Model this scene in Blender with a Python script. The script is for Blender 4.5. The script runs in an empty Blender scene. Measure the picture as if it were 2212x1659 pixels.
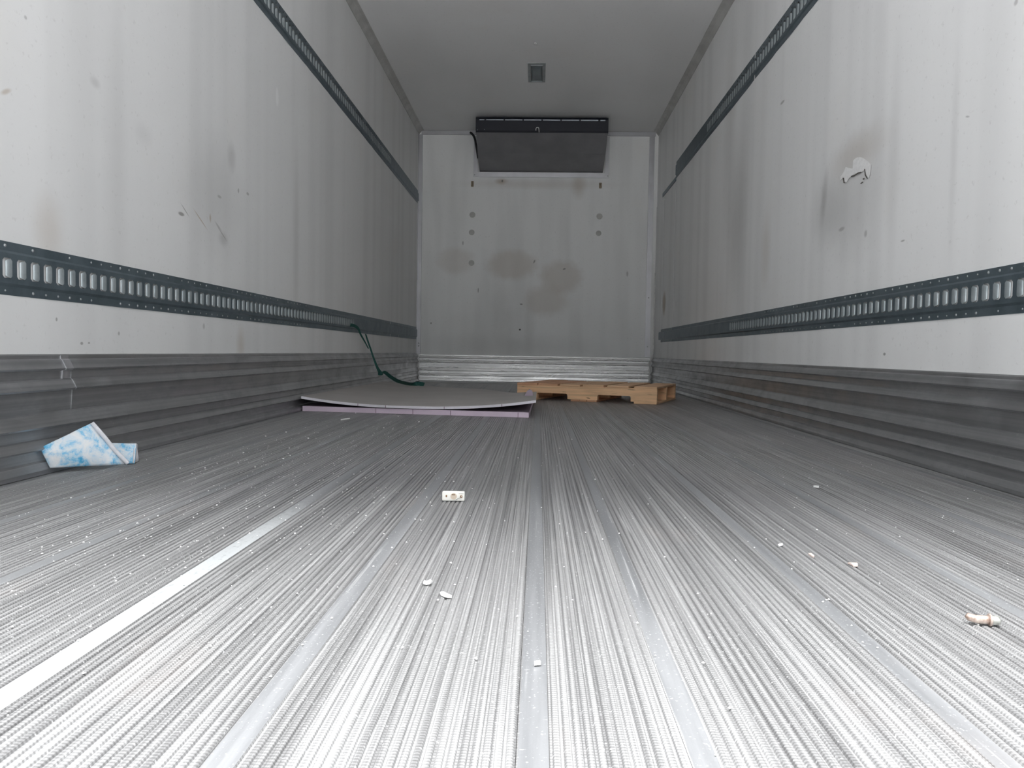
import bpy, bmesh, math, random
from mathutils import Vector, Matrix, noise as mnoise
random.seed(7)
S = bpy.context.scene
COL = S.collection

# ------------------------------------------------------------------ camera
W, H, F = 2212.0, 1659.0, 1690.0
CAM_H = 0.325
VPX, VPY, ROLL = 1162.0, 761.0, math.radians(1.0)
_v = Vector((VPX - W/2, -(VPY - H/2), -F)).normalized()
_u = Vector((math.sin(ROLL), math.cos(ROLL), 0)); _u = (_u - _v*_u.dot(_v)).normalized()
_r = _v.cross(_u)
CM = Matrix((_r, _v, _u))            # world-from-camera rotation (rows: world X, Y, Z axes in camera space)
cd = bpy.data.cameras.new('camera'); cam = bpy.data.objects.new('camera', cd); COL.objects.link(cam)
cam.matrix_world = Matrix.Translation((0, 0, CAM_H)) @ CM.to_4x4()
cd.sensor_fit = 'HORIZONTAL'; cd.sensor_width = 36; cd.lens = F/W*36; cd.clip_start = 0.01; cd.clip_end = 200
S.camera = cam

# ------------------------------------------------------------------ world, exposure
wd = bpy.data.worlds.new('overcast'); S.world = wd; wd.use_nodes = True
nt = wd.node_tree; nt.nodes.clear()
wo = nt.nodes.new('ShaderNodeOutputWorld'); bg = nt.nodes.new('ShaderNodeBackground')
tc = nt.nodes.new('ShaderNodeTexCoord'); sx = nt.nodes.new('ShaderNodeSeparateXYZ')
mr = nt.nodes.new('ShaderNodeMapRange'); mr.inputs['To Min'].default_value = 0.85; mr.inputs['To Max'].default_value = 1.0
nt.links.new(tc.outputs['Generated'], sx.inputs[0]); nt.links.new(sx.outputs['Z'], mr.inputs['Value'])
SKY = 1.8
mm = nt.nodes.new('ShaderNodeMath'); mm.operation = 'MULTIPLY'; mm.inputs[1].default_value = SKY
nt.links.new(mr.outputs[0], mm.inputs[0]); nt.links.new(mm.outputs[0], bg.inputs['Strength'])
bg.inputs['Color'].default_value = (0.96, 0.985, 1.0, 1)
nt.links.new(bg.outputs[0], wo.inputs[0])
S.view_settings.view_transform = 'Standard'; S.view_settings.look = 'None'
S.view_settings.exposure = 0.0; S.view_settings.gamma = 1.0; S.view_settings.use_curve_mapping = False
S.cycles.max_bounces = 10; S.cycles.diffuse_bounces = 7; S.cycles.glossy_bounces = 5

# box of the trailer (metres): camera stands at the open rear doors and looks in along +Y
XL, XR, YB, ZC, Y0 = -1.258, 1.186, 8.07, 2.573, 0.30

# daylight portal in the door opening (samples the sky through it, gives no light of its own)
pl = bpy.data.lights.new('door_portal', 'AREA'); pl.shape = 'RECTANGLE'; pl.size = XR-XL; pl.size_y = ZC
pl.cycles.is_portal = True
po = bpy.data.objects.new('door_portal', pl); COL.objects.link(po)
po.location = ((XL+XR)/2, Y0-0.02, ZC/2); po.rotation_euler = (math.radians(90), 0, 0)

# sun veiled by thin cloud, behind the camera: wide and soft
SUN, SUN_EL, SUN_AZ, SUN_W = 16.8, 78.0, 8.0, 42.0
sl_ = bpy.data.lights.new('veiled_sun', 'SUN'); sl_.energy = SUN; sl_.angle = math.radians(SUN_W); sl_.color = (1.0, 1.0, 1.0)
so = bpy.data.objects.new('veiled_sun', sl_); COL.objects.link(so)
_e, _a = math.radians(SUN_EL), math.radians(SUN_AZ)
so.rotation_euler = Vector((math.sin(_a)*math.cos(_e), math.cos(_a)*math.cos(_e), -math.sin(_e))).to_track_quat('-Z', 'Y').to_euler()
so.location = (3, -5, 8)

# ------------------------------------------------------------------ helpers
def at(px, py, axis, val):
    d = CM @ Vector((px - W/2, -(py - H/2), -F)); c = Vector((0, 0, CAM_H))
    return c + d*((val - c[axis])/d[axis])

def obj(name, verts, faces, mat, parent=None, smooth=False, mats=None, fmat=None):
    me = bpy.data.meshes.new(name); me.from_pydata([tuple(v) for v in verts], [], faces)
    for m in (mats or [mat]): me.materials.append(m)
    if fmat: me.polygons.foreach_set('material_index', fmat)
    if smooth: me.polygons.foreach_set('use_smooth', [True]*len(me.polygons))
    me.update()
    o = bpy.data.objects.new(name, me); COL.objects.link(o)
    if parent: o.parent = parent
    return o

def inst(name, me, parent, loc=(0,0,0), rot=(0,0,0), scale=(1,1,1)):
    o = bpy.data.objects.new(name, me); COL.objects.link(o); o.parent = parent
    o.location = loc; o.rotation_euler = rot; o.scale = scale
    return o

def frombm(name, bm, mat, parent=None, smooth=False):
    me = bpy.data.meshes.new(name); bm.normal_update(); bm.to_mesh(me); bm.free()
    me.materials.append(mat)
    if smooth: me.polygons.foreach_set('use_smooth', [True]*len(me.polygons))
    o = bpy.data.objects.new(name, me); COL.objects.link(o)
    if parent: o.parent = parent
    return o

def tag(o, label, cat, group=None):
    o['label'] = label; o['category'] = cat
    if group: o['group'] = group
    return o

def struct(o, label=None):
    o['kind'] = 'structure'
    if label: o['label'] = label
    return o

def empty(name, loc=(0,0,0)):
    o = bpy.data.objects.new(name, None); COL.objects.link(o); o.location = loc; o.empty_display_size = 0.05
    return o

def box(x0, x1, y0, y1, z0, z1):
    v = [(x,y,z) for x in (x0,x1) for y in (y0,y1) for z in (z0,z1)]
    f = [(0,1,3,2),(4,6,7,5),(0,4,5,1),(2,3,7,6),(0,2,6,4),(1,5,7,3)]
    return v, f

def bevel_box(name, x0, x1, y0, y1, z0, z1, b, mat, parent=None, seg=2, smooth=False):
    bm = bmesh.new(); v, f = box(x0,x1,y0,y1,z0,z1)
    vs = [bm.verts.new(p) for p in v]; [bm.faces.new([vs[i] for i in q]) for q in f]
    bmesh.ops.recalc_face_normals(bm, faces=bm.faces)
    bmesh.ops.bevel(bm, geom=bm.edges[:], offset=b, segments=seg, affect='EDGES', profile=0.5)
    return frombm(name, bm, mat, parent, smooth)

def prism(name, prof, a, b, axis, mat, parent=None, caps=True, closed=True, smooth=False):
    """extrude a 2D profile along an axis; profile coords are the two other axes in order"""
    def P(q, t):
        if axis == 0: return (t, q[0], q[1])
        if axis == 1: return (q[0], t, q[1])
        return (q[0], q[1], t)
    n = len(prof); v = [P(q,a) for q in prof] + [P(q,b) for q in prof]; f = []
    for i in range(n if closed else n-1):
        j = (i+1) % n; f.append((i, j, n+j, n+i))
    if caps and closed: f += [tuple(range(n-1,-1,-1)), tuple(range(n, 2*n))]
    o = obj(name, v, f, mat, parent, smooth)
    bm = bmesh.new(); bm.from_mesh(o.data); bmesh.ops.recalc_face_normals(bm, faces=bm.faces); bm.to_mesh(o.data); bm.free()
    return o

def tube(name, pts, r, mat, parent=None, n=8, radii=None):
    pts = [Vector(p) for p in pts]; v = []; f = []
    up = Vector((0.13, 0.31, 0.94)).normalized()
    for i, p in enumerate(pts):
        t = (pts[min(i+1, len(pts)-1)] - pts[max(i-1, 0)]).normalized()
        a = t.cross(up)
        if a.length < 1e-3: a = t.cross(Vector((1,0,0)))
        a.normalize(); b = t.cross(a).normalized(); rr = radii[i] if radii else r
        for k in range(n):
            th = 2*math.pi*k/n; v.append(p + a*math.cos(th)*rr + b*math.sin(th)*rr)
    for i in range(len(pts)-1):
        for k in range(n):
            k2 = (k+1) % n; f.append((i*n+k, i*n+k2, (i+1)*n+k2, (i+1)*n+k))
    f += [tuple(range(n-1,-1,-1)), tuple(range((len(pts)-1)*n, len(pts)*n))]
    return obj(name, v, f, mat, parent, True)

def catmull(P, n=8):
    P = [Vector(p) for p in P]; out = []
    for i in range(len(P)-1):
        p0 = P[max(i-1,0)]; p1 = P[i]; p2 = P[i+1]; p3 = P[min(i+2,len(P)-1)]
        for k in range(n):
            t = k/n
            out.append(0.5*((2*p1)+(p2-p0)*t+(2*p0-5*p1+4*p2-p3)*t*t+(3*p1-p0-3*p2+p3)*t**3))
    out.append(P[-1]); return out

# ------------------------------------------------------------------ materials
class NT:
    def __init__(s, name):
        s.m = bpy.data.materials.new(name); s.m.use_nodes = True; s.t = s.m.node_tree
        s.b = s.t.nodes['Principled BSDF']
    def n(s, kind, **kw):
        x = s.t.nodes.new('ShaderNode'+kind)
        for k, v in kw.items(): setattr(x, k, v)
        return x
    def l(s, a, b): s.t.links.new(a, b)
    def pos(s):
        if not hasattr(s, '_p'): s._p = s.n('NewGeometry').outputs['Position']
        return s._p
    def objc(s):
        if not hasattr(s, '_o'): s._o = s.n('TexCoord').outputs['Object']
        return s._o
    def mapped(s, vec, scale=(1,1,1), loc=(0,0,0), rot=(0,0,0)):
        m = s.n('Mapping'); s.l(vec, m.inputs['Vector'])
        m.inputs['Scale'].default_value = scale; m.inputs['Location'].default_value = loc; m.inputs['Rotation'].default_value = rot
        return m.outputs[0]
    def noise(s, vec, scale, detail=3, rough=0.55, dist=0.0):
        x = s.n('TexNoise'); s.l(vec, x.inputs['Vector']); x.inputs['Scale'].default_value = scale
        x.inputs['Detail'].default_value = detail; x.inputs['Roughness'].default_value = rough; x.inputs['Distortion'].default_value = dist
        return x.outputs['Fac']
    def rng(s, val, a, b, c=0.0, d=1.0, smooth=True):
        x = s.n('MapRange'); x.interpolation_type = 'SMOOTHSTEP' if smooth else 'LINEAR'
        s.l(val, x.inputs['Value'])
        for k, q in zip(('From Min','From Max','To Min','To Max'), (a,b,c,d)): x.inputs[k].default_value = q
        return x.outputs[0]
    def math(s, op, a, b=None):
        x = s.n('Math', operation=op)
        for i, q in enumerate((a, b)):
            if q is None: continue
            if isinstance(q, (int, float)): x.inputs[i].default_value = q
            else: s.l(q, x.inputs[i])
        return x.outputs[0]
    def mix(s, fac, a, b, mode='MIX'):
        x = s.n('Mix', data_type='RGBA', blend_type=mode)
        if isinstance(fac, (int, float)): x.inputs[0].default_value = fac
        else: s.l(fac, x.inputs[0])
        for i, q in ((6, a), (7, b)):
            if isinstance(q, tuple): x.inputs[i].default_value = (*q[:3], 1)
            else: s.l(q, x.inputs[i])
        return x.outputs[2]
    def ramp(s, fac, stops):
        x = s.n('ValToRGB'); s.l(fac, x.inputs[0]); e = x.color_ramp.elements
        while len(e) < len(stops): e.new(0.5)
        for k, (p, c) in zip(e, stops): k.position = p; k.color = (*c, 1)
        return x.outputs[0]
    def base(s, c):
        if isinstance(c, tuple): s.b.inputs['Base Color'].default_value = (*c[:3], 1)
        else: s.l(c, s.b.inputs['Base Color'])
    def rough(s, c):
        if isinstance(c, (int, float)): s.b.inputs['Roughness'].default_value = c
        else: s.l(c, s.b.inputs['Roughness'])
    def metal(s, c): s.b.inputs['Metallic'].default_value = c
    def bump(s, h, strength=0.3, dist=0.002):
        x = s.n('Bump'); x.inputs['Strength'].default_value = strength; x.inputs['Distance'].default_value = dist
        s.l(h, x.inputs['Height']); s.l(x.outputs[0], s.b.inputs['Normal'])

def simple(name, c, rough=0.5, metal=0.0, var=0.12, scale=20.0, bump=0.0):
    k = NT(name); nz = k.noise(k.objc(), scale, 4)
    d = tuple(x*(1-var) for x in c); u = tuple(min(1, x*(1+var)) for x in c)
    k.base(k.mix(k.rng(nz, 0.3, 0.7), d, u)); k.rough(rough); k.metal(metal)
    if bump: k.bump(nz, bump, 0.002)
    return k.m

# wall liner: white glass-fibre panel with vertical streaks, dirt and individual marks
def wall_mat(name, base, uv, marks, streak=(4.0, 0.12), amt=0.085):
    """uv: which world axes span the wall. marks: (u, v, ru, rv, angle, soft, colour, strength)"""
    k = NT(name); p = k.pos()
    s = k.n('SeparateXYZ'); k.l(p, s.inputs[0]); c = k.n('CombineXYZ')
    k.l(s.outputs[uv[0]], c.inputs[0]); k.l(s.outputs[uv[1]], c.inputs[1]); q = c.outputs[0]
    st = k.noise(k.mapped(q, (streak[0], streak[1], 1)), 1.0, 2, 0.5)
    lg = k.noise(q, 1.3, 4, 0.6); fine = k.noise(q, 55, 3, 0.6)
    dk = tuple(x*(1-amt) for x in base); wm = (base[0]*0.96, base[1]*0.94, base[2]*0.915)
    col = k.mix(k.rng(st, 0.40, 0.72), base, dk)  # on the side walls these streaks paint the shading bands of the waves
    col = k.mix(k.math('MULTIPLY', k.rng(lg, 0.52, 0.75), 0.45), col, wm)
    col = k.mix(k.math('MULTIPLY', k.rng(fine, 0.60, 0.72), 0.16), col, (0.35, 0.34, 0.32))
    nz = k.n('TexNoise'); k.l(q, nz.inputs['Vector']); nz.inputs['Scale'].default_value = 14; nz.inputs['Detail'].default_value = 4
    jit = k.n('VectorMath', operation='MULTIPLY_ADD'); k.l(nz.outputs['Color'], jit.inputs[0])
    jit.inputs[1].default_value = (0.05, 0.05, 0); jit.inputs[2].default_value = (-0.025, -0.025, 0)
    for (u, v, ru, rv, ang, soft, colr, stg) in marks:
        jl = k.n('VectorMath', operation='SCALE'); k.l(jit.outputs[0], jl.inputs[0])
        jl.inputs['Scale'].default_value = min(1.6, 10*min(ru, rv))
        ad = k.n('VectorMath', operation='ADD'); k.l(q, ad.inputs[0]); k.l(jl.outputs[0], ad.inputs[1])
        mp = k.n('Mapping', vector_type='TEXTURE'); k.l(ad.outputs[0], mp.inputs['Vector'])
        mp.inputs['Location'].default_value = (u, v, 0); mp.inputs['Rotation'].default_value = (0, 0, ang)
        mp.inputs['Scale'].default_value = (ru, rv, 1)
        ln = k.n('VectorMath', operation='LENGTH'); k.l(mp.outputs[0], ln.inputs[0])
        col = k.mix(k.rng(ln.outputs['Value'], 1+soft, 1-soft, 0.0, stg), col, colr)
    k.base(col); k.rough(k.rng(lg, 0.3, 0.7, 0.48, 0.60)); k.b.inputs['Specular IOR Level'].default_value = 0.3
    k.bump(k.noise(q, 160, 3, 0.6), 0.10, 0.001)
    return k.m

DK, BRN, LT = (0.16, 0.15, 0.14), (0.42, 0.33, 0.24), (0.86, 0.86, 0.86)
def wm(axis, val, ax, lst):
    out = []
    for (px, py, rx, ry, ang, soft, c, st) in lst:     # centre and radii measured on the photograph, turned into metres on that wall
        P = at(px, py, axis, val); Q = at(px+rx, py, axis, val); R = at(px, py+ry, axis, val)
        out.append((P[ax[0]], P[ax[1]], max(0.002, abs(Q[ax[0]]-P[ax[0]])), max(0.002, abs(R[ax[1]]-P[ax[1]])), ang, soft, c, st))
    return out
marks_l = wm(0, XL, (1, 2), [
    (392,462,6,4,0,.4,DK,.7), (400,454,9,1.5,-.5,.5,DK,.5), (433,474,14,1.5,-.45,.5,BRN,.7), (454,471,1.6,8,.1,.5,BRN,.6),
    (472,489,7,1.5,-.4,.5,DK,.4), (478,502,12,1.6,-.45,.5,DK,.45), (482,516,8,12,0,.8,DK,.25), (465,425,45,95,0,.9,DK,.18),
    (500,340,7,25,0,.8,DK,.25), (599,210,3,20,.04,.3,LT,.9), (12,198,11,5,.5,.6,BRN,.5), (205,178,9,10,0,.7,DK,.2),
    (105,500,26,60,0,.9,BRN,.28), (515,412,1.5,5,0,.4,DK,.5), (535,419,2.5,3,0,.4,DK,.5), (474,425,4,3,0,.5,DK,.4),
    (122,690,2,4,0,.4,DK,.6), (176,742,3,3,0,.4,DK,.6), (191,741,2,2,0,.4,DK,.6), (257,720,2,4,0,.4,DK,.5), (310,290,14,20,0,.9,DK,.10),
    (520,745,7,30,0,.9,BRN,.35), (440,705,2,6,0,.5,DK,.4), (55,38,3,4,0,.5,DK,.4), (640,520,5,150,0,.9,DK,.18), (250,330,18,260,0,.9,DK,.10)])  # the two tall faint bands are wave shading painted into the wall
marks_r = wm(0, XR, (1, 2), [
    (1690,221,4,3,0,.4,DK,.5), (1910,765,2.5,3,0,.4,DK,.7), (1592,470,16,120,0,.9,DK,.25), (1950,520,4,2,0,.5,DK,.5), (1435,655,3,22,0,.5,BRN,.7),
    (1790,455,28,55,0,.9,DK,.2), (1818,495,6,4,0,.5,DK,.4), (1870,505,3,7,0,.5,DK,.4), (1780,430,5,45,.2,.8,DK,.28), (1835,470,40,70,0,.9,DK,.10),
    (1654,540,8,60,0,.9,BRN,.2), (2060,330,6,160,0,.9,DK,.10), (1930,350,10,200,0,.9,DK,.10), (1575,300,10,160,0,.9,DK,.15), (2090,252,4,2,.3,.5,DK,.4),
    (1850,330,46,32,0,.9,BRN,.30), (1838,420,75,95,0,.95,DK,.16), (2195,5,4,6,0,.5,DK,.4)])
marks_b = wm(1, YB, (0, 2), [
    (1105,572,50,30,0,.35,(.58,.51,.44),.45), (1212,598,42,34,0,.35,(.58,.51,.44),.42), (1180,650,42,30,0,.4,(.58,.51,.44),.38), (985,564,36,27,0,.4,(.58,.51,.44),.30),
    (1085,690,20,55,0,.8,(.45,.44,.42),.22), (1145,690,10,60,0,.8,(.45,.44,.42),.18), (1123,712,2,2,0,.3,(.03,.03,.03),.9), (1126,657,3,1.5,0,.4,DK,.7), (1154,565,1.5,4,-.4,.4,DK,.6),
    (1219,581,3,1.5,.3,.4,DK,.7), (931,698,1.6,2,0,.4,DK,.7), (1000,525,1.5,4,0,.4,DK,.5), (1033,627,1.2,5,0,.4,DK,.6), (1083,392,10,5,0,.9,BRN,.6),
    (1160,398,120,8,0,.9,BRN,.2), (1250,400,12,20,0,.9,BRN,.4), (1355,592,2,5,0,.5,DK,.4), (1085,391,1.8,2.5,0,.4,DK,.8), (1100,748,140,20,0,.9,DK,.12),
    (1105,660,16,9,0,.6,LT,.35), (1120,725,16,9,0,.6,LT,.45)])  # both pale patches are door-light reflections painted into the wall colour
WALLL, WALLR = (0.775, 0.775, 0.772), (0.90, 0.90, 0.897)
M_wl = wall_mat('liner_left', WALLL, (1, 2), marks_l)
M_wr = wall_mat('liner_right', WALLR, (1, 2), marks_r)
M_wb = wall_mat('liner_front', (0.90, 0.905, 0.897), (0, 2), marks_b, (4.0, 0.5), 0.10)
M_ce = wall_mat('liner_ceiling', (0.89, 0.89, 0.892), (0, 1), [], (1.2, 0.4), 0.10)
M_core = simple('panel_core', (0.30, 0.30, 0.29), 0.7)
M_peel = simple('peeled_skin', (0.90, 0.895, 0.89), 0.6, 0, .05, 60)
M_crack = simple('cracked_edge', (0.10, 0.09, 0.08), 0.8)

def floor_mat(name, lo, hi, rough, metal, teeth, streak, scraped=False):
    k = NT(name); p = k.pos()
    s1 = k.noise(k.mapped(p, (streak, 0.9, 1)), 1.0, 5, 0.65)
    s2 = k.noise(k.mapped(p, (streak*0.22, 0.35, 1), (3, 7, 0)), 1.0, 4, 0.6)
    sp = k.noise(p, 260, 2, 0.5); blot = k.noise(k.mapped(p, (6, 2.2, 1)), 1.0, 5, 0.6)
    col = k.mix(k.rng(s1, 0.32, 0.70), lo, hi)
    col = k.mix(k.math('MULTIPLY', k.rng(s2, 0.45, 0.75), 0.6), col, tuple(x*0.62 for x in lo))
    col = k.mix(k.math('MULTIPLY', k.rng(blot, 0.56, 0.75), 0.30), col, (hi[0]*1.02, hi[1]*0.93, hi[2]*0.88))
    col = k.mix(k.math('MULTIPLY', k.rng(sp, 0.64, 0.72), 0.35), col, (0.86, 0.87, 0.88))
    scr = k.noise(k.mapped(p, (70, 1.1, 1), (1, 5, 2)), 1.0, 5, 0.7)
    col = k.mix(k.math('MULTIPLY', k.rng(scr, 0.60, 0.70), 0.5), col, (0.66, 0.665, 0.67))
    if scraped:                               # bare, scraped length of the flat strip near the doors
        sy2 = k.n('SeparateXYZ'); k.l(p, sy2.inputs[0]); j2 = k.noise(k.mapped(p, (90, 45, 1)), 1.0, 4, 0.7)
        e2 = k.math('ADD', sy2.outputs[1], k.math('MULTIPLY', j2, 0.6))
        col = k.mix(k.math('MULTIPLY', k.rng(e2, 2.0, 1.6), k.rng(j2, 0.34, 0.46, 0.55, 1.0)), col, (0.47, 0.49, 0.50))
    k.base(col); k.metal(metal); k.rough(k.rng(s1, 0.3, 0.75, rough-0.08, rough+0.12))
    if teeth:
        sy = k.n('SeparateXYZ'); k.l(p, sy.inputs[0])
        ph = k.math('MULTIPLY', sy.outputs[1], 2*math.pi/0.0045)
        w = k.math('SINE', ph); fade = k.rng(sy.outputs[1], 1.1, 2.2, 1.0, 0.0)
        h = k.math('ADD', k.math('MULTIPLY', w, fade), k.math('MULTIPLY', sp, 1.2))
        k.bump(h, 0.35, 0.0008)
    else:
        k.bump(k.math('ADD', sp, k.math('MULTIPLY', s1, 1.5)), 0.25, 0.0008)
    return k.m
M_rib = floor_mat('floor_ribs', (0.175, 0.175, 0.177), (0.375, 0.375, 0.377), 0.42, 0.12, True, 210)
M_strip = floor_mat('floor_flat', (0.185, 0.190, 0.198), (0.285, 0.291, 0.300), 0.42, 0.12, False, 30)
M_bare = floor_mat('floor_flat_scraped', (0.185, 0.190, 0.198), (0.285, 0.291, 0.300), 0.42, 0.12, False, 30, True)
M_gap = simple('floor_joint_dirt', (0.16, 0.155, 0.15), 0.8)

def kick_mat(name, axis, lo, hi, rough):
    k = NT(name); p = k.pos(); sc = (0.5, 0.5, 70) if axis == 1 else (2.0, 2.0, 90)
    s1 = k.noise(k.mapped(p, sc), 1.0, 4, 0.65); bl = k.noise(k.mapped(p, (7, 7, 16) if axis == 1 else (3.0, 3.0, 34)), 1.0, 5, 0.65); sp = k.noise(p, 45, 4, 0.7)
    col = k.mix(k.rng(s1, 0.3, 0.7), lo, hi)
    col = k.mix(k.math('MULTIPLY', k.rng(bl, 0.5, 0.72), 0.38 if axis == 0 else 0.16), col, tuple(x*0.5 for x in lo))
    col = k.mix(k.math('MULTIPLY', k.rng(sp, 0.62, 0.7), 0.4 if axis == 0 else 0.12), col, (0.8, 0.8, 0.79))
    k.base(col); k.metal(0.85 if axis == 1 else 0.75); k.rough(k.rng(bl, 0.3, 0.7, rough-0.1, rough+0.15))
    k.bump(k.math('ADD', k.math('MULTIPLY', bl, 2.0 if axis == 0 else 1.0), s1), 0.3 if axis == 0 else 0.10, 0.002)
    return k.m
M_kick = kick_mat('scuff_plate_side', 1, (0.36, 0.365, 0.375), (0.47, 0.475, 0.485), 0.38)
M_kickb = kick_mat('scuff_plate_front', 0, (0.80, 0.80, 0.80), (0.98, 0.98, 0.97), 0.30)  # paler copy of the side plate: door reflection put into its colour

def galv(name, lo, hi, rough):
    k = NT(name); p = k.pos()
    v = k.n('TexVoronoi'); k.l(p, v.inputs['Vector']); v.inputs['Scale'].default_value = 90
    nz = k.noise(p, 14, 4)
    col = k.mix(k.rng(nz, 0.3, 0.7), lo, hi)
    col = k.mix(k.math('MULTIPLY', k.rng(v.outputs['Distance'], 0.1, 0.6), 0.18), col, hi)
    k.base(col); k.metal(0.65); k.rough(rough); k.bump(nz, 0.08, 0.002)
    return k.m
M_galv = galv('galvanized_track', (0.105, 0.142, 0.168), (0.155, 0.198, 0.228), 0.42)
M_lip = galv('galvanized_lip', (0.34, 0.39, 0.41), (0.50, 0.55, 0.57), 0.34)
M_riv = simple('rivet_metal', (0.42, 0.44, 0.45), 0.45, 0.6)
M_alu = simple('aluminium_trim', (0.52, 0.52, 0.54), 0.36, 0.75, .06, 6)
M_cove = simple('cove_trim', (0.52, 0.515, 0.50), 0.5, 0.15, .10, 8)
M_hose = simple('white_hose', (0.75, 0.75, 0.73), 0.45)
M_dark = simple('dark_void', (0.035, 0.036, 0.038), 0.7)

# ------------------------------------------------------------------ ground outside and shell
g = obj('ground', [(-20,-24,-1.25),(20,-24,-1.25),(20,12,-1.25),(-20,12,-1.25)], [(0,1,2,3)], simple('concrete_yard', (0.62,0.62,0.625), 0.9, 0, .15, 3))
struct(g)

def side_wall(name, x, sgn, mat):
    """liner: a sheet that is faintly wavy over the posts behind it, with a thick core behind"""
    ny, nz = 260, 10; v = []; f = []
    for i in range(ny+1):
        y = Y0 + (YB-Y0)*i/ny
        ph = (y/0.405 + (0.13 if sgn < 0 else 0.42)) % 1.0
        wv = 0.0016*math.exp(-((ph-0.5)/0.10)**2) - 0.0010*math.sin(2*math.pi*y/1.22+1) + 0.0006*math.sin(2*math.pi*y/0.37+2)
        for j in range(nz+1):
            z = -0.02 + (ZC+0.02)*j/nz
            v.append((x - sgn*wv*(0.6+0.4*math.sin(z*1.7+y)), y, z))
    for i in range(ny):
        for j in range(nz):
            a = i*(nz+1)+j; q = (a, a+1, a+nz+2, a+nz+1); f.append(q if sgn < 0 else q[::-1])
    o = obj(name, v, f, mat, None, True); struct(o)
    cv, cf = box(*sorted((x+sgn*0.006, x+sgn*0.09)), Y0, YB+0.1, -0.15, ZC+0.1)
    c = obj('panel_core', cv, cf, M_core, o)
    return o
w_l = side_wall('wall_left', XL, -1, M_wl)
w_r = side_wall('wall_right', XR, 1, M_wr)
bv, bf = box(XL, XR, YB, YB+0.1, -0.15, ZC)
w_b = struct(obj('wall_back', bv, bf, M_wb))
cv, cf = box(XL-0.09, XR+0.09, Y0, YB+0.1, ZC, ZC+0.1)
ceil = struct(obj('ceiling', cv, cf, M_ce))

# ------------------------------------------------------------------ floor: extruded ribbed planks
fv, ff = box(XL-0.09, XR+0.09, Y0, YB+0.1, -0.15, -0.022)
floor = struct(obj('floor', fv, ff, M_gap))
strips = [-1.215, -0.972, -0.729, -0.488, -0.243, 0.002, 0.142, 0.385, 0.628, 0.871, 1.114]
edges = [XL+0.004] + [s-0.0142 for s in strips[1:]] + [XR-0.004]
rng = random.Random(3)
for i in range(len(strips)):
    xa, xb = edges[i]+0.0002, edges[i+1]-0.0002
    s0, s1 = strips[i]-0.0135, strips[i]+(0.0135 if i in (3, 4, 5) else 0.0095)
    if i == 3: s0, s1 = s0-0.001, s1+0.004
    prof = [(xa, -0.020), (xa, -0.0008)]; mi = [0]
    def ribs(a, b):
        n = max(1, round((b-a)/0.0094)); p = (b-a)/n
        for k in range(n):
            x = a+k*p; hgt = -rng.uniform(0.0, 0.0005)
            for (dx, z) in ((0.0, -0.0027), (0.22*p, -0.0027), (0.34*p, hgt-0.0005), (0.44*p, hgt), (0.80*p, hgt), (0.90*p, hgt-0.0005)):
                prof.append((x+dx, z))
        prof.append((b, -0.0016))
    if s0-xa > 0.012: ribs(xa+0.001, s0)
    prof.append((s0, -0.0012)); prof.append((s0+0.0008, -0.0006)); na = len(prof)
    prof.append((s1-0.001, -0.0006)); prof.append((s1, -0.0034))
    ribs(s1, xb-0.001); prof += [(xb, -0.0008), (xb, -0.020)]
    n = len(prof); v = [(x, Y0, z) for x, z in prof] + [(x, YB, z) for x, z in prof]
    f = [(k, n+k, n+k+1, k+1) for k in range(n-1)]
    o = obj('floor_plank', v, f, None, floor, False, [M_rib, M_bare if i == 3 else M_strip], [1 if k == na-1 else 0 for k in range(n-1)])

# ------------------------------------------------------------------ scuff plates along the foot of the walls
KP = [(0.300,0.000),(0.300,0.005),(0.296,0.007),(0.288,0.007),(0.285,0.010),(0.263,0.017),(0.259,0.015),(0.257,0.010),(0.236,0.009),(0.232,0.012),(0.211,0.019),(0.207,0.017),
      (0.205,0.011),(0.153,0.009),(0.149,0.012),(0.118,0.020),(0.114,0.018),(0.112,0.012),(0.088,0.012),(0.085,0.015),(0.064,0.021),(0.060,0.019),(0.058,0.014),(0.034,0.015),(0.030,0.020),(0.012,0.024),(0.001,0.024),(0.001,0.000)]
KP0 = KP
KP = [(z, p if p < 0.006 else 0.006+(p-0.006)*1.55) for z, p in KP]
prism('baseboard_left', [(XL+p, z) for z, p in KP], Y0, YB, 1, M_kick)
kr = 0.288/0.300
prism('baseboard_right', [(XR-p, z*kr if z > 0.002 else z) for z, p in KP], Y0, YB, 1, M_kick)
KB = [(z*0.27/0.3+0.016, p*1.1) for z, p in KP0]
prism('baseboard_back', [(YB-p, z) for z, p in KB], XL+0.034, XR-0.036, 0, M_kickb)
for nme in ('baseboard_left','baseboard_right','baseboard_back'): struct(bpy.data.objects[nme])
bl = bpy.data.objects['baseboard_left']
yj = 2.03
prism('joint_cover', [(XL+p+0.0025, z) for z, p in KP[2:9]] + [(XL+0.004, z) for z, p in KP[8:1:-1]], yj-0.02, yj+0.012, 1, M_alu, bl)
prism('joint_cover', [(XL+p+0.002, z) for z, p in KP[5:14]] + [(XL+0.004, z) for z, p in KP[13:4:-1]], yj+0.02, yj+0.055, 1, M_kick, bl)

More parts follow.
